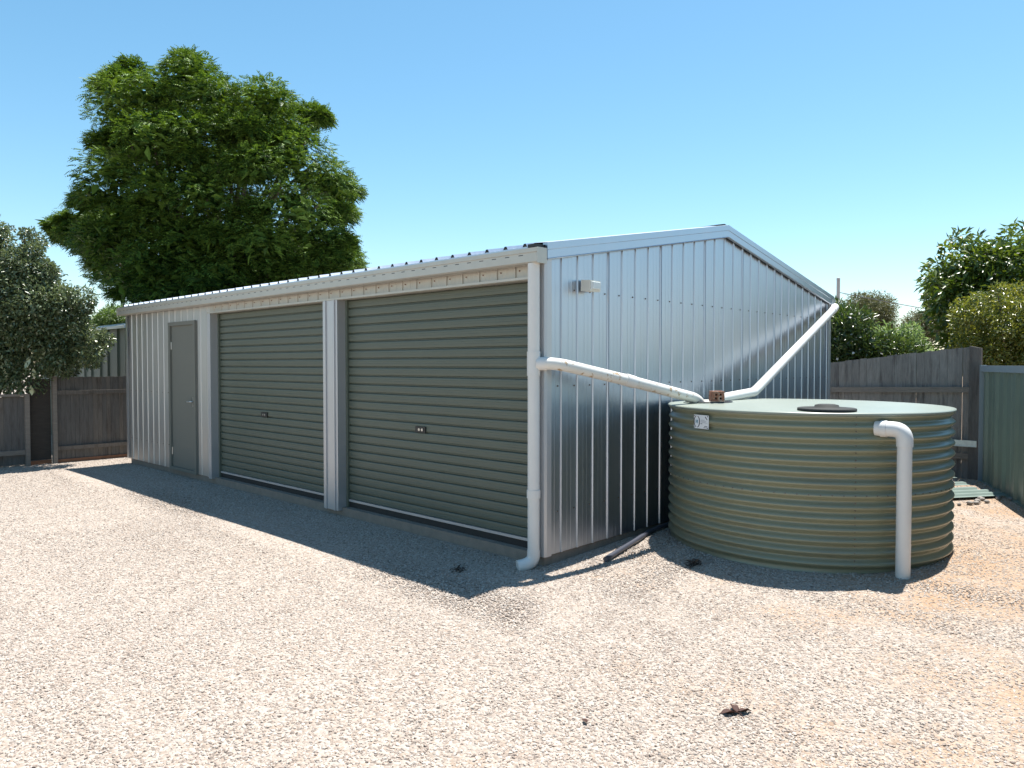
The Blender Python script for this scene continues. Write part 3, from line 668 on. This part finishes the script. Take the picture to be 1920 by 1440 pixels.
def unit(a): return a/np.maximum(1e-9, np.linalg.norm(a, axis=-1, keepdims=True))
def mesh_tris(name, V, Fc, m, parent):
    me = bpy.data.meshes.new(name); V = np.asarray(V, np.float32); Fc = np.asarray(Fc, np.int32)
    k = Fc.shape[1]
    me.vertices.add(len(V)); me.vertices.foreach_set('co', V.ravel()); me.loops.add(Fc.size); me.loops.foreach_set('vertex_index', Fc.ravel())
    me.polygons.add(len(Fc)); me.polygons.foreach_set('loop_start', np.arange(0, Fc.size, k, dtype=np.int32)); me.polygons.foreach_set('loop_total', np.full(len(Fc), k, np.int32))
    me.materials.append(m); me.update(calc_edges=True); me.validate()
    o = bpy.data.objects.new(name, me); col.objects.link(o); return keep(o, parent)
def leaves(P, D, N, l, w, fold=.2):
    S = unit(np.cross(D, N)); N2 = np.cross(S, D); l = l[:,None]; w = w[:,None]
    a = P; b_ = P+D*l*.45+S*w*.5+N2*w*fold; c = P+D*l-N2*l*.12; d = P+D*l*.45-S*w*.5+N2*w*fold
    V = np.stack([a,b_,c,d], 1).reshape(-1,3); i = np.arange(len(P))*4
    return V, np.concatenate([np.stack([i,i+1,i+2],1), np.stack([i,i+2,i+3],1)])
def shell_points(cl, per, g, lo=.55, flat=.85):
    rr_ = np.array([r for c, r in cl]); big = np.sort(rr_)[len(rr_)//2:].mean()
    per = np.maximum(2, (per*(rr_/big)**1.7)).astype(int)
    C_ = np.repeat(np.array([c for c, r in cl]), per, 0); R_ = np.repeat(rr_, per)
    d = unit(g.normal(size=(len(C_),3))); rad = R_*(lo+(1-lo)*g.random(len(C_))**.6)*g.uniform(.85,1.2,len(C_))
    return C_+d*rad[:,None]*np.array([1,1,flat]), d
def leafy(name, cl, per, l, w, m, parent, seed, droop=.15, up=.6, lo=.5):
    g = np.random.default_rng(seed); P, d = shell_points(cl, per, g, lo)
    D = unit(d+g.normal(size=d.shape)*.6+np.array([0,0,-droop])); N = unit(d*.5+np.array([0,0,up])+g.normal(size=d.shape)*.5)
    n = len(P); V, Fc = leaves(P, D, N, l*g.uniform(.65,1.25,n), w*g.uniform(.7,1.2,n)); return mesh_tris(name, V, Fc, m, parent)
def fronds(name, cl, per, l, m, parent, seed):
    """feathery compound leaves arranged as leafy domes: bright on top, open and shaded beneath"""
    g = np.random.default_rng(seed)
    C_ = np.repeat(np.array([c for c, r in cl]), per, 0); R_ = np.repeat(np.array([r for c, r in cl]), per); n = len(C_)
    d = g.normal(size=(n,3)); d[:,2] = np.abs(d[:,2])*1.25-.45; d = unit(d)
    P = C_+d*(R_*g.uniform(.80,1.0,n)*(1+.12*np.sin(d[:,0]*7+C_[:,1]*5)*np.sin(d[:,1]*8+C_[:,0]*4)))[:,None]*np.array([1,1,.8])
    D = unit(d*np.array([1,1,.3])+g.normal(size=d.shape)*.35+np.array([0,0,.05])); N = unit(np.array([0,0,1.])+d*.45+g.normal(size=d.shape)*.2)
    S = unit(np.cross(D, N)); N = np.cross(S, D); ln = l*g.uniform(.65,1.2,n)
    Vs = []; Fs = []; off = 0; K = 6
    for k in range(K):
        t = (k+1)/K
        base = P+D*(ln*t)[:,None]-N*(ln*.45*t*t)[:,None]
        pl_ = ln*(.36*math.sin(math.pi*(.18+.74*t)))
        for sgn in (-1, 1):
            dd = unit(S*sgn+D*.5-N*.25+g.normal(size=D.shape)*.12)
            V, Fc = leaves(base, dd, N, pl_, np.full(n, l*.14), .05); Vs.append(V); Fs.append(Fc+off); off += len(V)
    # large leaves added inside each clump to block light and deepen its shade
    C2 = np.repeat(np.array([c for c, r in cl]), 110, 0); R2 = np.repeat(np.array([r for c, r in cl]), 110); n2 = len(C2)
    P2 = C2+unit(g.normal(size=(n2,3)))*(R2*.68*g.random(n2)**.5)[:,None]*np.array([1,1,.7])
    V, Fc = leaves(P2, unit(g.normal(size=(n2,3))*np.array([1,1,.4])), unit(g.normal(size=(n2,3))*.4+np.array([0,0,1.])), g.uniform(.18,.36,n2), g.uniform(.08,.15,n2)); Vs.append(V); Fs.append(Fc+off)
    return mesh_tris(name, np.concatenate(Vs), np.concatenate(Fs), m, parent)
def trunk(parent, base, cl, r, seed, nl=12, fork=.35, twigs=0):
    g = np.random.default_rng(seed); b = MB(); base = np.array(base, float)
    ctr = np.mean([c for c, _ in cl], 0); F0 = base+(ctr-base)*fork; F0[:2] += g.normal(size=2)*.08
    b.tube([base-np.array([0,0,.1]), base+(F0-base)*.5+np.append(g.normal(size=2)*.06,0), F0], [r*1.25, r, r*.85], 12)
    idx = g.permutation(len(cl))[:nl]
    for i in idx:
        T = cl[i][0]; mid = F0+(T-F0)*.5+np.array([0,0,.12*np.linalg.norm(T-F0)])*g.uniform(-.2,1)+g.normal(size=3)*.1
        pts = [(1-t)**2*F0+2*t*(1-t)*mid+t*t*T for t in np.linspace(0,1,6)]
        b.tube(pts, list(np.linspace(r*.5, r*.07, 6)), 7)
    return keep(b.build('trunk', M['bark']), parent)

def make_tree(name, label, cat, base, cl, r, seed, builder, group=None, nl=12, fork=.35):
    t = thing(name, label, cat, group, loc=tuple(base)); bpy.context.view_layer.update()
    trunk(t, base, cl, r, seed, nl, fork); builder(t); return t

# the big feathery tree behind the shed
jp = [(97,440),(108,402),(140,402),(172,412),(138,372),(150,330),(178,292),(166,240),(178,185),(208,130),(245,108),(280,130),(312,138),(322,95),(380,98),(425,112),(465,115),(500,150),(560,160),(592,195),(632,205),(636,262),(622,288),(664,318),(683,370),(676,425),(664,470),(672,508),(600,560),(450,600),(330,600),(225,575),(205,540),(255,520),(200,512),(168,492),(150,465)]
jc = clumps(jp, 17, 3.1, 85, .50, .80, 21, .95, .78, .02, 1.25)+clumps(jp, 17, 3.1, 45, .20, .32, 121, 1.0, .8, .03, 1.2)+clumps([(160,430),(670,400),(672,508),(600,575),(450,610),(330,610),(200,580),(150,490)], 17, 2.3, 30, .45, .65, 221, .8, .8, 0, 1.1)
jc += [(at(px, py, 17+dz), rr) for px, py, dz, rr in ((103,424,.2,.13),(124,414,-.1,.17),(132,438,-.3,.21),(116,446,.2,.14),(150,452,.3,.26),(160,436,-.1,.2),(143,424,.3,.15),(178,468,-.5,.34),(186,498,.2,.28),(232,548,-.6,.3),(265,540,.3,.34),(160,380,-.3,.28),(195,420,.4,.34),(655,500,-.3,.26),(640,470,.4,.3),(650,360,-.2,.34),(640,400,.5,.34),(245,135,.2,.32),(205,165,-.3,.3),(350,120,.1,.3),(585,215,-.2,.26))]
jb = at(400, 683, 17.2); jb[2] = 0
make_tree('jacaranda_tree', 'tall feathery leaved tree towering behind far end of shed', 'tree', jb, jc, .24, 31,
          lambda t: fronds('crown', jc, 300, .19, M['L_jac'], t, 41), nl=40, fork=.38)
# glossy shrub over the left fence
sp = [(-260,430),(-120,385),(0,400),(40,425),(75,432),(100,478),(140,515),(175,545),(180,580),(168,600),(188,622),(228,622),(222,642),(190,662),(184,690),(130,705),(84,705),(70,738),(25,748),(-60,740),(-260,740)]
sc_ = clumps(sp, 11.75, .95, 110, .26, .42, 22, .6)+clumps(sp, 11.7, .95, 150, .10, .2, 122, .85)+clumps(sp, 11.7, 1.0, 170, .04, .085, 222, 1.0, .4)
sb = at(-20, 683, 12.1); sb[2] = 0
make_tree('glossy_shrub', 'dense dark glossy leaved shrub overhanging the low left fence', 'shrub', sb, sc_, .09, 32,
          lambda t: leafy('crown', sc_, 640, .062, .030, M['L_gloss'], t, 42), nl=30, fork=.3)
def pale_leaves():
    t = [o for o in bpy.data.objects if o.name == 'glossy_shrub'][0]
    g = np.random.default_rng(6)
    for px, py in ((8,690),(57,672),(62,690),(58,722),(12,668)):
        P = at(px, py, 10.95); b = MB(); w = .075
        D = Vector((g.normal()*.2, g.normal()*.2, -1)).normalized(); S = D.cross(Vector((-.7,-.7,.2))).normalized()
        P = Vector(P); pts = [P, P+D*.06+S*w*.45, P+D*.12+S*w*.4, P+D*.17, P+D*.12-S*w*.4, P+D*.06-S*w*.45]
        mid = P+D*.09+D.cross(S)*.02
        b.add(pts+[mid], [(0,1,6),(1,2,6),(2,3,6),(3,4,6),(4,5,6),(5,0,6)], True); part(b, 'pale_leaf', 'paleleaf', t)
pale_leaves()
# small tree above the neighbour's roof
tp = [(140,640),(165,590),(200,570),(240,572),(265,600),(265,640)]
tcx = clumps(tp, 26, .9, 26, .3, .45, 23); tb = at(205, 683, 26); tb[2] = 0
make_tree('small_tree', 'small light green tree peeking above the neighbouring shed roof', 'tree', tb, tcx, .12, 33, lambda t: leafy('crown', tcx, 260, .16, .05, M['L_smalltree'], t, 43), nl=8, fork=.6)
# right hand side
ap = [(1727,490),(1737,470),(1762,470),(1790,438),(1832,430),(1850,447),(1880,447),(1900,425),(1960,415),(2060,400),(2200,420),(2230,560),(2200,700),(1745,700),(1742,640),(1752,600),(1730,545)]
ac = clumps(ap, 13.2, 1.6, 190, .22, .42, 24, .7)+clumps(ap, 13.2, 1.8, 110, .08, .16, 124, 1.0, .5); ab = at(1900, 683, 13.6); ab[2] = 0
make_tree('broad_leaved_tree', 'tall dark broad leaved tree behind the green steel fence', 'tree', ab, ac, .15, 34, lambda t: leafy('crown', ac, 230, .15, .055, M['L_avo'], t, 44, droop=.3), nl=26, fork=.35)
lp = [(1778,600),(1790,560),(1806,543),(1850,538),(1900,522),(1960,512),(2060,520),(2100,560),(2100,720),(1800,720),(1790,660)]
lc = clumps(lp, 10.4, .75, 95, .16, .30, 25, .7)+clumps(lp, 10.4, .85, 130, .04, .08, 125, 1.0, .4); lb = at(1910, 683, 10.5); lb[2] = 0
make_tree('yellow_tipped_hedge', 'yellow green hedge shrub rising directly above the green steel fence', 'shrub', lb, lc, .07, 35, lambda t: leafy('crown', lc, 470, .052, .024, M['L_lp'], t, 45), nl=24, fork=.35)
op = [(1530,610),(1556,560),(1585,572),(1625,580),(1650,612),(1690,628),(1728,645),(1745,700),(1740,740),(1530,740)]
oc = clumps(op, 12.2, .7, 75, .16, .32, 26, .7)+clumps(op, 12.2, .8, 60, .06, .12, 126, 1.0, .4); ob = at(1630, 683, 12.4); ob[2] = 0
def ole(t):
    leafy('crown', oc, 240, .11, .028, M['L_ole'], t, 46, droop=-.2)
    g = np.random.default_rng(9); P, d = shell_points(oc, 3, g, .95); sel = (d@FW) < .1; P, d = P[sel], d[sel]
    V = []; Fc = []; off = 0
    for k in range(5):
        an = 2*math.pi*k/5; up = unit(d+np.array([0,0,.6])); S = unit(np.cross(up, np.array([.3,.9,.1]))); T = np.cross(up, S)
        D = unit(S*math.cos(an)+T*math.sin(an)+up*.3); v, f_ = leaves(P, D, up, np.full(len(P), .026), np.full(len(P), .022)); V.append(v); Fc.append(f_+off); off += len(v)
    stuff(mesh_tris('blossoms', np.concatenate(V), np.concatenate(Fc), M['petal'], t))
make_tree('flowering_shrub', 'dark green shrub dotted with white flowers behind the raked paling fence', 'shrub', ob, oc, .07, 36, ole, nl=16, fork=.35)
pp = [(1615,640),(1650,602),(1690,612),(1720,600),(1750,630),(1760,720),(1615,720)]
pc = clumps(pp, 17, .8, 45, .2, .36, 27); pb = at(1690, 683, 17); pb[2] = 0
make_tree('pale_shrub', 'pale soft green shrub beyond the flowering shrub', 'shrub', pb, pc, .07, 37, lambda t: leafy('crown', pc, 220, .10, .045, M['L_pale'], t, 47, droop=-.1), nl=10, fork=.4)
d1 = [(1572,585),(1590,556),(1620,545),(1655,548),(1676,562),(1684,590),(1676,640),(1600,640)]
dc = clumps(d1, 42, 1.6, 60, .45, .75, 28); db = at(1630, 683, 42); db[2] = 0
make_tree('distant_tree', 'round olive green tree far away beside the grey pole', 'tree', db, dc, .22, 38, lambda t: leafy('crown', dc, 300, .20, .05, M['L_far'], t, 48), nl=12, fork=.5)
d2 = [(1686,620),(1694,592),(1714,578),(1742,578),(1775,590),(1790,640),(1690,640)]
dc2 = clumps(d2, 55, 1.8, 40, .55, .9, 29); db2 = at(1735, 683, 55); db2[2] = 0
make_tree('distant_tree', 'small far off grey green tree seen past the broad leaved tree', 'tree', db2, dc2, .22, 39, lambda t: leafy('crown', dc2, 260, .25, .07, M['L_far'], t, 49), nl=10, fork=.5)

# pole and wire
pz = at(1572, 522, 24); po = thing('steel_pole', 'plain pale grey pole standing beyond the shed gable', 'pole', loc=(pz[0],pz[1],0)); bpy.context.view_layer.update()
b = MB(); b.tube([(pz[0],pz[1],-.1),(pz[0],pz[1],pz[2])], .055, 12); part(b, 'shaft', 'pole', po)
b = MB(); b.lathe([(.062,pz[2]-.03),(.062,pz[2]+.01),(.001,pz[2]+.03)], 12, (pz[0],pz[1])); part(b, 'cap', 'pole', po)
w0 = at(1572, 548, 24); w1 = at(2100, 590, 34); b = MB()
b.tube([w0+(w1-w0)*t-np.array([0,0,.5*math.sin(math.pi*t)]) for t in np.linspace(0,1,14)], .012, 6)
tag(b.build('overhead_wire', M['ink']), 'thin overhead wire running from the grey pole behind trees', 'wire')

# ------------------------------------------------------------------ small things on the ground
hp = [(.36,-.30),(.62,-.25),(.95,-.185),(1.25,-.10),(1.55,-.055),(2.0,-.035)]
b = MB(); b.tube([(x,y,float(ground_z(x,y))+.025) for x,y in hp], .020, 14)
tag(b.build('poly_pipe', M['poly']), 'dark plastic pipe lying on gravel between shed and tank', 'pipe')
# roofing offcuts stacked by the fence corner
def offcut(x, y, z, w, ln, lab, tilt=0.0):
    u = Vector((.83,-.557,0)); v = Vector((.557,.83,0)); b = MB()
    segs = [(0,0),(.05,0),(.07,.02),(.12,.02),(.14,0),(w*.5-.05,0),(w*.5-.03,.02),(w*.5+.02,.02),(w*.5+.04,0),(w-.12,0),(w-.10,.02),(w-.05,.02),(w-.03,0),(w,0)]
    n = len(segs); O = Vector((x,y,z))
    V = [tuple(O+v*a+Vector((0,0,h+tilt*a))) for a,h in segs]+[tuple(O-u*ln+v*a+Vector((0,0,h+tilt*a))) for a,h in segs]
    b.add(V, [(i+1,i,i+n,i+n+1) for i in range(n-1)]); o = b.build('roofing_sheet', M['sheet'])
    o.modifiers.new('thick','SOLIDIFY').thickness = .003
    return tag(o, lab, 'metal sheet', 'offcut roofing sheets stacked by the fence corner')
offcut(5.28,-2.05,.125,.50,1.7,'pale green ribbed roofing sheet lying lowest and foremost by the fence corner')
offcut(5.52,-1.66,.165,.60,1.7,'pale green ribbed roofing sheet in the middle of the stack by the fence corner')
offcut(5.66,-1.50,.215,.60,1.7,'pale green ribbed roofing sheet topmost of the stack beneath the paling fence')
g = np.random.default_rng(12)
def rock(x, y, sz, seed):
    r = np.random.default_rng(seed); b = MB(); n1, n2 = 7, 5; vs_ = [(0,0,-.3)]
    for i in range(1, n2):
        for j in range(n1):
            th = math.pi*i/n2; a = 2*math.pi*j/n1; k = r.uniform(.8,1.15); vs_.append((math.sin(th)*math.cos(a)*k, math.sin(th)*math.sin(a)*k*.8, -math.cos(th)*.6*k))
    vs_.append((0,0,.55)); fs = [(0,1+(j+1)%n1,1+j) for j in range(n1)]
    for i in range(n2-2): fs += [(1+i*n1+j,1+i*n1+(j+1)%n1,1+(i+1)*n1+(j+1)%n1,1+(i+1)*n1+j) for j in range(n1)]
    t = len(vs_)-1; fs += [(1+(n2-2)*n1+j,1+(n2-2)*n1+(j+1)%n1,t) for j in range(n1)]
    z = float(ground_z(x,y)); b.add([(x+a*sz, y+c*sz, z+sz*.35+d*sz) for a,c,d in vs_], fs, True)
    return tag(b.build('rubble_stone', M['stone']), 'pale rubble stone lying in front of the stacked green sheets', 'stone', 'rubble stones by the stacked sheets')
for k in range(12):
    t = k/11; rock(4.42+.75*t+g.uniform(-.06,.06), -1.72-.33*t+g.uniform(-.08,.08), g.uniform(.022,.042), 100+k)
def dry_leaf(x, y, sz, rz, lab, curl=.5):
    b = MB(); z = float(ground_z(x,y))+.014; n = 7; vs_ = []; fs = []
    for i in range(n):
        t = i/(n-1); w = math.sin(math.pi*min(1,t*.95+.03))**.8*.32
        for j, s_ in enumerate((-1,-.5,0,.5,1)):
            u = (t-.5); a, c = u*sz, s_*w*sz
            h = curl*sz*(abs(s_)**1.6*.35*w*3 + .5*(2*u)**2*.35)
            vs_.append((x+a*math.cos(rz)-c*math.sin(rz), y+a*math.sin(rz)+c*math.cos(rz), z+h))
    for i in range(n-1):
        for j in range(4): fs.append((i*5+j, i*5+j+1, (i+1)*5+j+1, (i+1)*5+j))
    b.add(vs_, fs, True); o = b.build('dry_leaf', M['dryleaf']); o.modifiers.new('t','SOLIDIFY').thickness = .0015
    return tag(o, lab, 'leaf', 'fallen dry leaves on the gravel')
def crumpled_leaf(x, y):
    b = MB(); z = float(ground_z(x, y))+.016
    def lobe(ang, ln, wd, lift, roll):
        n = 7; vs_ = []; ca, sa = math.cos(ang), math.sin(ang)
        for i in range(n):
            t = i/(n-1); w = wd*math.sin(math.pi*(.12+.86*t))
            for sd in (-1,-.5,0,.5,1):
                a = ln*t; c = w*sd; h = lift*t + abs(sd)*w*.55 + roll*sd*w - .25*ln*t*t*.4 + .003*math.sin(9*t+4*sd)
                vs_.append((x+a*ca-c*sa, y+a*sa+c*ca, z+max(-.006, h)))
        b.add(vs_, [(i*5+j, i*5+j+1, (i+1)*5+j+1, (i+1)*5+j) for i in range(n-1) for j in range(4)], True)
    lobe(2.45, .080, .022, .006, .2); lobe(-.7, .065, .020, .012, -.4); lobe(.95, .050, .020, .018, .3)
    b.tube([(x,y,z+.004),(x-.018,y-.026,z+.010),(x-.03,y-.05,z-.002)], .0016, 5)
    o = b.build('dry_leaf', M['dryleaf']); o.modifiers.new('t','SOLIDIFY').thickness = .0012
    return tag(o, 'crumpled three lobed red brown dry leaf lying on open gravel', 'leaf', 'fallen dry leaves on the gravel')
crumpled_leaf(-1.20,-2.14)
dry_leaf(-1.71,-1.705,.035,1.3,'tiny single brown leaf lying alone on open gravel')
def litter(x, y, rad, n, lab, seed):
    r = np.random.default_rng(seed); t = thing('leaf_litter', lab, 'litter', loc=(x,y,float(ground_z(x,y)))); bpy.context.view_layer.update()
    P = np.stack([x+r.normal(size=n)*rad, y+r.normal(size=n)*rad*.8, float(ground_z(x,y))+.01+np.abs(r.normal(size=n))*rad*.35],1)
    D = unit(r.normal(size=(n,3))*np.array([1,1,.5])); N = unit(r.normal(size=(n,3))*.5+np.array([0,0,1])); V, Fc = leaves(P, D, N, r.uniform(.03,.07,n), r.uniform(.008,.022,n))
    stuff(mesh_tris('dead_leaves', V, Fc, M['deadclump'], t))
P = at(1300, 1055, 5.2); k = (.08-CAM[2])/(P[2]-CAM[2]); P = CAM+(P-CAM)*k; litter(P[0],P[1],.035,45,'dark tuft of dead leaves against the base of the tank',1)
P = at(860, 1070, 5.2); k = (.02-CAM[2])/(P[2]-CAM[2]); P = CAM+(P-CAM)*k; litter(P[0],P[1],.03,26,'scatter of dark dead leaves in the shadow before the roller door',2)
